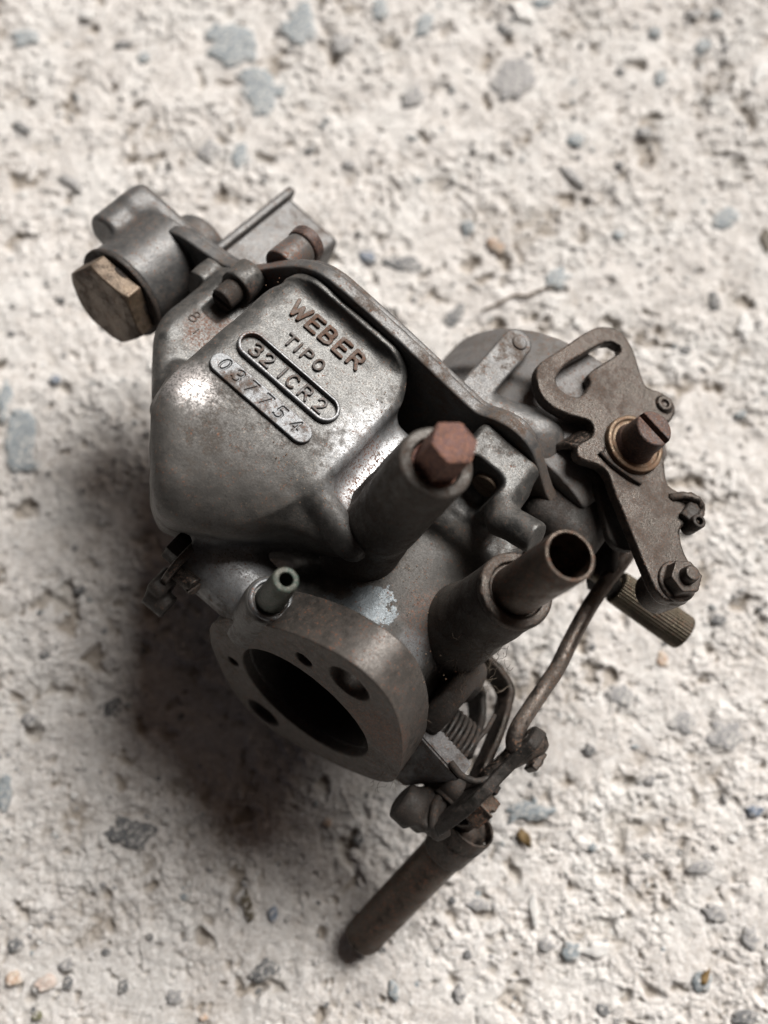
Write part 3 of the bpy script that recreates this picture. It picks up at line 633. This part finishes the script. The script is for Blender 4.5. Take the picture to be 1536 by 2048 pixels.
# choke lever side
o1 = chaikin([(-4.4, 93.4), (-1.2, 96.0), (2.3, 95.7), (5.5, 93.6), (9.1, 90.1), (11.5, 88.5), (14.6, 90.6), (18.4, 90.6), (20.0, 87.7), (19.4, 83.9), (21.5, 79.4), (25.8, 72.7), (27.9, 72.1), (32.2, 74.2), (34.2, 71.7), (35.4, 69.6), (33.4, 66.1), (35.0, 63.6), (37.7, 61.2), (41.4, 60.4), (43.4, 57.5), (42.6, 54.1), (39.8, 50.2), (36.6, 50.0), (31.7, 53.0), (24.0, 58.4), (18.4, 62.0), (15.6, 64.4), (13.2, 64.6), (10.5, 63.0), (8.6, 62.4), (7.1, 64.0), (7.4, 65.9), (8.6, 69.1), (7.7, 70.9), (6.1, 71.6), (2.9, 69.4), (-1.1, 67.8), (-4.2, 67.8), (-7.3, 70.0), (-9.3, 73.2), (-8.7, 76.8), (-7.4, 82.0), (-6.0, 89.4)], 2)
h1 = chaikin([(-4.9, 74.5), (-4.9, 78.8), (-2.8, 85.9), (-1.1, 91.8), (2.7, 92.8), (1.7, 87.9), (0.2, 82.6), (0.2, 80.3), (1.7, 79.5), (1.9, 76.8), (1.7, 74.4), (-0.6, 72.8), (-3.4, 72.7)], 1)
def f_choke(x, y, z):
    d = mx(poly(x[:, :, 0], y[0, :, 0][None, :], o1), -poly(x[:, :, 0], y[0, :, 0][None, :], h1))[:, :, None]
    b = ext(d, z, 36.2, 38.9, .4)
    b = smin(b, ccyl(x, y, z, (16.5, 88.0, 38), (16.5, 88.0, 39.7), 2.1, 1.9, .4), .3)
    b = mx(b, -ccyl(x, y, z, (16.5, 88.0, 39.1), (16.5, 88.0, 42), .8))
    return b
sdf_obj('choke_lever', f_choke, (-11, 48, 35), (46, 99, 41), .28, M_lever, carb, 'flat brown choke lever with a curved slot', wob=.05)
sdf_obj('choke_washer', lambda x, y, z: mx(ccyl(x, y, z, (16.2, 73.8, 38.6), (16.2, 73.8, 40.2), 6.5, 6.3, .25), -ccyl(x, y, z, (16.2, 73.8, 39.8), (16.2, 73.8, 42), 5.3, 5.9)), (8, 66, 37.5), (24, 82, 42), .22, M_bronze_worn, carb, 'tan rusty washer on the choke lever', wob=.1)
sdf_obj('choke_screw', lambda x, y, z: mx(mn(ccyl(x, y, z, (16.2, 73.8, 38), (16.2, 73.8, 47), 4.0, 3.9, .5), ccyl(x, y, z, (16.2, 73.8, 39), (16.2, 73.8, 41.4), 4.8, 4.0, .5)), -box(x * cos(-.15) + y * sin(-.15), -x * sin(-.15) + y * cos(-.15), z, (16.2 * cos(-.15) + 73.8 * sin(-.15), -16.2 * sin(-.15) + 73.8 * cos(-.15), 47.3), (6, .6, 1.8))), (11, 68, 37), (22, 80, 50), .2, M_rust, carb, 'slotted rusty screw on the choke lever', wob=.06)
sdf_obj('choke_spindle_shade', lambda x, y, z: smin(ccyl(x, y, z, (16.2, 73.8, 8), (16.2, 73.8, 37.3), 5.0), smin(ccyl(x, y, z, (15, 70, 0), (15, 70, 28), 8.0, 7.0, 1), box(x, y, z, (16.5, 62, 13), (9, 10, 17), 4), 3), 3), (1, 50, -11), (28, 82, 39), .4, M_black, carb, wob=.12)  # spindle joined with a black block that paints the shade behind the lever
sdf_obj('inner_choke_lever', lambda x, y, z: smax(mn(ccyl(x, y, z, (16.2, 73.8, 31.5), (16.2, 73.8, 34), 8.5, rd=.4), mn(ext(cap(x, y, 0 * z, (16, 73, 0), (4.5, 66, 0), 5, 3.2), z, 31.5, 33.6, .4), ext(cap(x, y, 0 * z, (17, 72, 0), (26, 60, 0), 6, 4), z, 31.5, 33.6, .4))), -y, .1), (-1, 53, 30), (32, 85, 36), .32, M_black, carb, 'greasy black lever behind the choke lever', wob=.15)
tube_obj('choke_strap', smooth_path([(12.0, 69.5, 38), (8.5, 68.5, 37), (5.6, 67, 34), (4.5, 65, 27), (4, 64, 22)], 6), 1, M_lever, carb, 16, flat=(6.5, 1.7, (.3, .9, 0)))
sdf_obj('lever_pivot', lambda x, y, z: mn(ccyl(x, y, z, (38.6, 55.1, 30.5), (38.6, 55.1, 37.8), 4.2, 4.5, .5), mn(ccyl(x, y, z, (38.6, 55.1, 37), (38.6, 55.1, 39.6), 4.3, 4.2, .4), hexp(x, y, z, (38.6, 55.1, 39), (38.6, 55.1, 42.4), 3.1, .25))), (32, 49, 20), (45, 61, 44), .26, M_lever, carb, 'rusty clamp nut at the end of the choke lever', wob=.06)
sdf_obj('pivot_stud', lambda x, y, z: ccyl(x, y, z, (38.6, 55.1, 42), (38.6, 55.1, 44.4), 1.8, 1.6, .4), (36, 52.5, 41), (41.4, 57.8, 45.4), .18, M_lever, carb)
# bent cable hook on the right edge of the lever
tube_obj('cable_hook', smooth_path([(28.5, 70.2, 38.4), (31, 72.2, 40), (33.5, 73, 40.2), (35.2, 71.8, 39.4), (35.6, 69.6, 39.2), (35.2, 68.2, 40)], 5), .9, M_lever, carb, 10, jit=.15)
sdf_obj('hook_end', lambda x, y, z: mx(ccyl(x, y, z, (35.3, 68.2, 37), (35.3, 68.2, 41.6), 1.6, 1.5, .3), -ccyl(x, y, z, (35.3, 68.2, 40.4), (35.3, 68.2, 43), .8)), (33, 65, 36), (38, 71, 43), .18, M_dark, carb)
sdf_obj('hook_lug', lambda x, y, z: box(x, y, z, (33.4, 70.2, 39.2), (1.6, 2.6, 1.2), .6), (31, 66, 37), (36, 74, 41.5), .2, M_dark, carb, wob=.3)
tube_obj('small_spring_wire', smooth_path([(11.5, 66.6, 39.4), (15, 66.2, 39.6), (19, 66.6, 39.6), (22, 67.4, 39.3)], 5), .38, M_dark, carb, 8)

# knurled adjuster behind the lever
def f_knob(x, y, z):
    a = np.array([36., 61.5, 15.]); b_ = np.array([54.5, 64.3, 14.5]); d = (b_ - a) / np.linalg.norm(b_ - a)
    e = np.cross(d, [0, 0, 1.]); e /= np.linalg.norm(e); f = np.cross(d, e)
    th = np.arctan2((x - a[0]) * f[0] + (y - a[1]) * f[1] + (z - a[2]) * f[2], (x - a[0]) * e[0] + (y - a[1]) * e[1] + (z - a[2]) * e[2])
    g = ccyl(x, y, z, a, b_, 3.7, 4.0, .5) + .16 * np.sin(th * 34)
    return mn(g, ccyl(x, y, z, a - 8 * d, a, 2.0))
sdf_obj('knurled_adjuster', f_knob, (26, 55, 9), (58, 70, 21), .2, M_knurl, carb, 'ribbed brown adjuster knob')
tube_obj('adjuster_bracket', smooth_path([(22, 70, 20), (27, 65, 20), (31, 61, 17), (35, 60, 13)], 6), 1, M_black, carb, 12, flat=(8, 2.2, (.1, .1, 1)))

# link rod
rod = smooth_path([(29, 78, 23), (31.2, 73, 23), (32.6, 65, 20.5), (32.8, 57.5, 18), (33.2, 51, 16.5), (34.4, 43, 14.8), (35.4, 37, 13.8), (35.6, 32, 13), (35.8, 26, 12), (36.2, 21.5, 11.2), (37.6, 19.2, 10), (40.2, 19, 9)], 5)
tube_obj('link_rod', rod, 1.72, M_rod, carb, 16, jit=.0, label='bent steel link rod')

# throttle side
sdf_obj('throttle_spindle', lambda x, y, z: ccyl(x, y, z, (20, 8.5, -4), (40.5, 8.5, -4), 3.3, rd=.4), (18, 3, -9), (43, 14, 1), .3, M_dark, carb)
def coil(c, ax_len, r, turns, n=16):
    P = []
    for i in range(int(turns * n) + 1):
        an = 2 * pi * i / n; P.append((c[0] + ax_len * i / (turns * n), c[1] + r * cos(an), c[2] + r * sin(an)))
    return P
cp = coil((23.5, 14.3, -1), 8.6, 6.6, 7.5)
tube_obj('return_spring', cp + [(32.6, 20, 5), (32.5, 24, 4)], .52, M_dark, carb, 8, jit=.08, label='dirty coiled return spring')
sdf_obj('spring_drum', lambda x, y, z: smin(ccyl(x, y, z, (20, 13, -1), (32, 13, -1), 5.9), smin(ccyl(x, y, z, (19, 18, 6), (24, 18, 6), 8, 7, 1), ccyl(x, y, z, (19, 25, 6), (25, 26, 5), 5, 4.5, 1), 3), 2), (14, 1, -5), (32, 34, 17), .36, M_dark, carb, wob=.25)
bmx = bmesh.new()
for p in [(16.8, 9.6, 6), (20.9, 13.5, 6), (33.9, 11.8, 6), (33.6, 7.4, 6), (28.2, 3.6, -9), (24.6, 3.2, -9), (17, 9, -12), (21, 13.4, -12), (33, 11.6, -12)]: bmx.verts.new([q * MM for q in p])
bmesh.ops.convex_hull(bmx, input=bmx.verts[:]); bmesh.ops.dissolve_limit(bmx, angle_limit=.05, verts=bmx.verts[:], edges=bmx.edges[:])
bmesh.ops.bevel(bmx, geom=bmx.edges[:], offset=.35 * MM, segments=2, affect='EDGES')
me = bpy.data.meshes.new('throttle_stop_block'); bmx.to_mesh(me); bmx.free(); link('throttle_stop_block', me, M_block, carb, 'wedge shaped stop block')
strap = [(22, 35.5, -3), (25.4, 35.2, -3), (30, 34.6, -3), (33.4, 33.0, -3), (34.8, 30, -3), (35.6, 26.5, -2), (36.6, 21, -1), (37.4, 14, 0), (38, 9, 1)]
tube_obj('bent_strap', smooth_path(strap, 6), 1, M_lever, carb, 16, flat=(6.5, 1.8, (0, .1, 1)), label='bent steel strap beside the spring')
tube_obj('inner_strap', smooth_path([(24, 29, -6), (28, 30.5, -8), (31, 29, -9), (33.5, 24, -8), (35, 16, -7)], 6), 1, M_black, carb, 16, flat=(7, 1.6, (0, .1, 1)))
def f_thr(x, y, z):
    p = poly(y[0], z[0], chaikin([(25, 12), (26, 8), (23, 4.5), (18, 1), (13, -2), (11, -9), (5, -13), (-1, -10), (-2, -4), (2, 3), (7, 8), (14, 9), (18, 12), (21, 14)], 1))[None]
    sh = x - .10 * (y - 9)
    b = ext(p, sh, 37.4, 40.0, .35)
    b = mx(b, -ccyl(x, y, z, (34, 22.3, 9), (46, 22.3, 9), 1.5))
    return b
sdf_obj('throttle_lever', f_thr, (34, -8, -20), (46, 30, 19), .32, M_black, carb, 'dark throttle lever plate', wob=.1)
sdf_obj('rod_eye', lambda x, y, z: mx(smin(cap(x, y, z, (39.5, 18, 8), (41.5, 23.6, 8.5), 2.3, 2.9), cap(x, y, z, (38.5, 13, 5), (39.5, 18, 8), 2.0), 1), -cap(x, y, z, (37, 20.5, 12), (44, 26, 9), 1.0)), (34, 9, 1), (47, 29, 14), .26, M_lever, carb, 'worn brown eye holding the lower end of the rod', wob=.2)
sdf_obj('clamp_bracket', lambda x, y, z: mn(box(x, y, z, (40.5, 13, -4), (2.6, 1.0, 5), .3), mn(box(x, y, z, (42.6, 9.4, -6), (.9, 4.6, 4), .3), box(x, y, z, (38, 6, -6), (5.4, .9, 4), .3))), (31, 3, -12), (46, 16, 3), .26, M_dark, carb, 'folded dark bracket', wob=.12)
tube_obj('lever_wire', smooth_path([(30, 9, 6), (33, 8, 7), (36.5, 9.5, 6.5), (39, 13, 6.5), (41, 16, 5)], 5), .7, M_dark, carb, 8, jit=.1)
sdf_obj('rod_cotter', lambda x, y, z: mn(ccyl(x, y, z, (40, 21, 8), (45, 20.5, 7), 1.7, rd=.3), box(x, y, z, (44.2, 20.8, 7), (.8, 2.2, 2.0), .3)), (38, 16, 3), (48, 26, 12), .22, M_lever, carb)
sdf_obj('throttle_nut', lambda x, y, z: mx(hexp(x, y, z, (39.5, 8.9, -2.5), (44.6, 8.4, -2.5), 3.6, .2), -box(x, y, z, (44.8, 8.4, -2.5), (1.1, .5, 5))), (36, 3, -9), (48, 16, 5), .24, M_sleeve, carb, 'slotted dark throttle screw', wob=.06)
sdf_obj('cam_follower', lambda x, y, z: smin(ccyl(x, y, z, (28.5, 0, -6), (33, 0, -6), 4.1, 4.1, .8), box(x, y, z, (34, 2, -7), (3, 4, 4), 1), 2), (24, -9, -14), (40, 9, 2), .36, M_black, carb, wob=.2)
tube_obj('torsion_wire', smooth_path([(34, 6.5, -4), (34.6, 2.5, -2.5), (36.5, -.6, -3), (39, -1, -5), (40.5, 1.5, -6)], 6), 1.0, M_dark, carb, 10)
# control tube that props the carburettor on the slab
T0, T1 = np.array([45.2, 5.6, -13.]), np.array([48.6, -19.0, -46.5])
dT = (T1 - T0) / np.linalg.norm(T1 - T0)
sdf_obj('control_tube', lambda x, y, z: mx(ccyl(x, y, z, T0, T1, 4.8, 4.6, .4), -ccyl(x, y, z, T1 - dT * 5, T1 + dT * 3, 4.0)), (36, -27, -55), (58, 14, -4), .36, M_sleeve, carb, 'long brown control tube standing on the concrete', wob=.05)
def f_sock(x, y, z):
    a = T0 - dT * 3.5; b_ = T0 + dT * 7
    g = mx(ccyl(x, y, z, a, b_, 6.1, 5.2, .3), -ccyl(x, y, z, a - dT * 2, a + dT * 4.5, 5.4))
    g = mx(g, -box(x, y, z, (48, 11, -4), (2.2, 4, 6), 1))
    return mn(g, vl(x - T0[0], y - T0[1], z - T0[2]) - 5.1)
sdf_obj('ball_socket', f_sock, (34, -8, -28), (58, 20, 2), .3, M_lever, carb, 'dented socket with a ball joint on the control tube', wob=.12)
tube_obj('socket_link', smooth_path([(40.5, 6, -4), (42, 6.5, -7), (43.6, 6.5, -10)], 6), 2.6, M_lever, carb, 12)

# --- writing on the bowl face
FW = 33.05
FONT = {'W': [[(0, 1), (.28, 0), (.5, .8), (.72, 0), (1, 1)]], 'E': [[(.85, 1), (.1, 1), (.1, 0), (.85, 0)], [(.1, .52), (.72, .52)]],
 'B': [[(.1, 0), (.1, 1), (.55, 1), (.78, .9), (.78, .62), (.55, .52), (.1, .52)], [(.55, .52), (.85, .4), (.85, .12), (.6, 0), (.1, 0)]],
 'R': [[(.1, 0), (.1, 1), (.6, 1), (.83, .88), (.83, .6), (.6, .48), (.1, .48)], [(.5, .48), (.9, 0)]],
 'T': [[(0, 1), (.9, 1)], [(.45, 1), (.45, 0)]], 'I': [[(.45, 0), (.45, 1)]], 'P': [[(.1, 0), (.1, 1), (.6, 1), (.83, .88), (.83, .58), (.6, .46), (.1, .46)]],
 'O': [[(.45 + .4 * cos(t), .5 + .5 * sin(t)) for t in np.linspace(0, 2 * pi, 17)]], '0': [[(.45 + .33 * cos(t), .5 + .5 * sin(t)) for t in np.linspace(0, 2 * pi, 17)]],
 'C': [[(.48 + .42 * cos(t), .5 + .5 * sin(t)) for t in np.linspace(.8, 2 * pi - .8, 14)]],
 '3': [[(.1, .86), (.28, .98), (.55, 1), (.76, .88), (.76, .66), (.6, .54), (.36, .52)], [(.6, .54), (.82, .4), (.82, .16), (.6, 0), (.28, 0), (.08, .14)]],
 '2': [[(.1, .78), (.2, .95), (.45, 1.02), (.72, .93), (.8, .72), (.68, .5), (.1, 0), (.85, 0)]], '7': [[(.1, 1), (.85, 1), (.35, 0)]],
 '5': [[(.8, 1), (.2, 1), (.15, .56), (.5, .62), (.8, .48), (.82, .2), (.6, .02), (.3, 0), (.1, .1)]], '4': [[(.62, 0), (.62, 1), (.08, .3), (.88, .3)]],
 '8': [[(.45 + .3 * cos(t), .76 + .24 * sin(t)) for t in np.linspace(0, 2 * pi, 13)], [(.45 + .38 * cos(t), .26 + .27 * sin(t)) for t in np.linspace(0, 2 * pi, 13)]]}
def strokes(ch, cx, cy, h, wd, slant=0.0):
    out = []
    for st in FONT[ch]:
        p = [(cx + (a - .45) * wd + slant * (b - .5) * h, cy + (b - .5) * h) for a, b in st]; out += list(zip(p[:-1], p[1:]))
    return out
def seg_field(x, y, segs):
    d = None
    for (a, b) in segs:
        ex, ey = b[0] - a[0], b[1] - a[1]; t = np.clip(((x - a[0]) * ex + (y - a[1]) * ey) / (ex * ex + ey * ey + 1e-9), 0, 1)
        q = vl(x - a[0] - t * ex, y - a[1] - t * ey); d = q if d is None else mn(d, q)
    return d
def letter(ch, cx, cy, h, wd, r, mat, parent, w0=FW, up=.45, slant=0.0):
    sg = strokes(ch, cx, cy, h, wd, slant)
    f = lambda x, y, z: ext(seg_field(x, y, sg) - r - .0 * z, z, w0 - .6, w0 + up, .12)
    return sdf_obj('letter', f, (cx - wd, cy - h * .85, w0 - .8), (cx + wd, cy + h * .85, w0 + up + .3), .12, mat, parent)
for ch, cx in zip('WEBER', (-51.6, -47.6, -44.2, -40.6, -37.0)):
    letter(ch, cx, 48.9, 3.7, 3.5 if ch == 'W' else 2.9, .40, M_brown, carb, up=.55)
for ch, cx in zip('TIPO', (-48.5, -46.5, -44.2, -41.3)): letter(ch, cx, 42.3, 2.5, 2.2, .26, M_letter, carb)
# recessed name slot: raised rim, bright floor, raised characters
def stad(x, y, u0, u1, vc, r): 
    return vl(mx(abs(x - (u0 + u1) / 2) - (u1 - u0) / 2, 0), y - vc) - r
slot = sdf_obj('model_slot', lambda x, y, z: mx(ext(stad(x, y, -52.6, -34.6, 35.7, 3.05), z, FW - 1.2, FW + 1.0, .35), -ext(stad(x, y, -52.6, -34.6, 35.7, 2.35), z, FW - .25, FW + 3)), (-57, 32, FW - 1.5), (-30.5, 39.5, FW + 1.5), .14, M_model, carb, 'rounded slot with a raised rim and bright floor')
for ch, cx in (('3', -51.6), ('2', -48.7), ('I', -45.0), ('C', -42.5), ('R', -39.3), ('2', -35.6)):
    letter(ch, cx, 35.7, 2.9, 2.3, .27, M_letter, slot, w0=FW - .2, up=.6)
segs = []
for ch, cx in zip('037754', (-53.4, -50.2, -47.0, -43.4, -39.9, -36.1)): segs += strokes(ch, cx, 28.5, 2.7, 2.0, .12)
def f_serial(x, y, z):
    b = ext(stad(x, y, -54.0, -34.6, 28.3, 2.25), z, FW - 1.2, FW + .75, .2)
    return mx(b, -ext(seg_field(x, y, segs) - .17, z, FW + .45, FW + 3))
sdf_obj('serial_plate', f_serial, (-57, 25.5, FW - 1.5), (-31.5, 31.5, FW + 1.2), .12, M_plate, carb, 'raised strip stamped with small digits')
letter('8', -68.8, 40.6, 2.6, 2.0, .18, M_letter, carb, w0=19.15, up=.12)
letter('I', -66.3, 38.2, 1.5, 1.0, .16, M_letter, carb, w0=19.15, up=.12)

# lint and cobweb caught on the greasy metal
VV, FF = [], []
def hair(p, n, st, r, dr=None):
    pts = [np.array(p, float)]; d = np.array([random.gauss(0, 1) for _ in range(3)]) if dr is None else np.array(dr, float)
    d /= np.linalg.norm(d)
    for _ in range(n):
        d = d + np.array([random.gauss(0, .45) for _ in range(3)]); d /= np.linalg.norm(d); pts.append(pts[-1] + d * st)
    V_, F_ = tube_geo(pts, r, 4); o = len(VV); VV.extend(V_); FF.extend([tuple(q + o for q in f) for f in F_])
for _ in range(46): hair((14 + random.uniform(-2, 9), 22.5 + random.uniform(-1.5, 1), random.uniform(12, 33)), 7, .55, .045, (.4, -1, random.uniform(-.6, .6)))
for _ in range(16): hair((20 + random.uniform(0, 9), 26 + random.uniform(0, 6), random.uniform(0, 8)), 8, .7, .05)
for _ in range(10): hair((22 + random.uniform(0, 10), 68 + random.uniform(-4, 3), random.uniform(10, 20)), 8, .6, .05)
for _ in range(12): hair((22 + random.uniform(-2, 2), -1 + random.uniform(-.5, 2), random.uniform(-6, 6)), 6, .6, .04, (.2, -1, 0))
for _ in range(5): hair((2 + random.uniform(-4, 6), 42 + random.uniform(-3, 5), 30), 12, .9, .04, (1, .3, .1))
for _ in range(10): hair((12 + random.uniform(-3, 8), 2 + random.uniform(0, 8), random.uniform(12, 24)), 5, .6, .035, (1, -.3, .4))
sM = NT('lint_fibre'); sM.b.inputs['Base Color'].default_value = (.10, .08, .06, 1); sM.b.inputs['Roughness'].default_value = .9
link('lint', raw_mesh('lint', VV, FF, False), sM.m, carb, kind='stuff')

VV, FF = [], []
def crumb(p, r):
    o = len(VV); p = np.array(p)
    for q in ((1, 0, 0), (-1, 0, 0), (0, 1, 0), (0, -1, 0), (0, 0, 1), (0, 0, -1)): VV.append(p + np.array(q) * r * random.uniform(.6, 1.2))
    FF.extend([tuple(o + i for i in f) for f in ((0, 2, 4), (2, 1, 4), (1, 3, 4), (3, 0, 4), (2, 0, 5), (1, 2, 5), (3, 1, 5), (0, 3, 5))])
for c, n_, sp in (((-21, 35, 27.2), 60, (5, 7, .25)), ((-28, 46, 33.1), 26, (4, 5, .2)), ((-30, 22, 33), 40, (7, 3, .4)), ((1, 25, 20.2), 60, (5, 6, .4)), ((-61, 44, 19.3), 24, (3, 6, .3)), ((-57, 50, 33), 16, (3, 3, .3)), ((8, 11, 29), 30, (7, 3, 4))):
    for _ in range(n_): crumb([c[i] + random.gauss(0, sp[i] * .6) for i in range(3)], random.uniform(.09, .2))
sR = NT('rust_crumb_skin'); sR.l(sR.mix(sR.ramp(sR.noise(.8, 2), .4, .6), (.17, .075, .04), (.26, .19, .13)), sR.b.inputs['Base Color']); sR.b.inputs['Roughness'].default_value = .9
link('rust_crumbs', raw_mesh('rust_crumbs', VV, FF, False), sR.m, carb, kind='stuff')

# ------------------------------------------------------------ loose bits on the slab
def flake(name, px, py, a, b, tn, col, label, cat, z=.6):
    s = NT(name + '_skin'); n = s.noise(.8, 4, .6); s.l(s.mix(s.ramp(n, .35, .7), col, tuple(q * .5 for q in col)), s.b.inputs['Base Color']); s.b.inputs['Roughness'].default_value = .7
    x, y = ground_px(px, py); seg = 14; V_, F_ = [(0, 0, .5)], []
    for k, fr in enumerate((.5, 1.0)):
        for i in range(seg):
            an = 2 * pi * i / seg; q = fr * (1 + .12 * sin(5 * an)); ta = 1 - .45 * abs(cos(an)) ** 3 * 0
            V_.append((cos(an) * a * q, sin(an) * b * q * (1 - .5 * max(0, cos(an))), .5 + .5 * fr * fr * sin(2 * an) + .25 * fr))
    F_ = [(0, 1 + i, 1 + (i + 1) % seg) for i in range(seg)] + [(1 + i, 1 + seg + i, 1 + seg + (i + 1) % seg, 1 + (i + 1) % seg) for i in range(seg)]
    n0 = len(V_); V_ += [(p[0], p[1], p[2] - .25) for p in V_]; F_ += [tuple(n0 + q for q in f[::-1]) for f in F_]
    F_ += [(1 + seg + i, n0 + 1 + seg + i, n0 + 1 + seg + (i + 1) % seg, 1 + seg + (i + 1) % seg) for i in range(seg)]
    o = link(name, raw_mesh(name, V_, F_), s.m); o.location = (x * MM, y * MM, z * MM); o.rotation_euler = (R_(8), R_(-6), R_(tn)); o['label'] = label; o['category'] = cat
flake('leaf_fragment', 1050, 1677, 2.6, 1.4, -60, (.16, .105, .04), 'small curled brown leaf fragment below the control tube socket', 'leaf')
flake('leaf_fragment', 1408, 1948, 2.4, .9, 60, (.20, .13, .05), 'thin brown leaf sliver near the lower right corner of the slab', 'leaf')
s = NT('twig_bark'); s.b.inputs['Base Color'].default_value = (.17, .14, .115, 1); s.b.inputs['Roughness'].default_value = .9
tp = []
for (px, py) in ((965, 622), (1000, 606), (1030, 590), (1052, 592), (1085, 578), (1105, 572)):
    x, y = ground_px(px, py, .0008); tp.append((x, y, .8 + .25 * sin(px)))
o = link('twig', raw_mesh('twig', *tube_geo(smooth_path(tp, 4), [.35, .5, .45, .3], 8)), s.m); o['label'] = 'thin dry twig lying on the concrete beyond the cover'; o['category'] = 'twig'
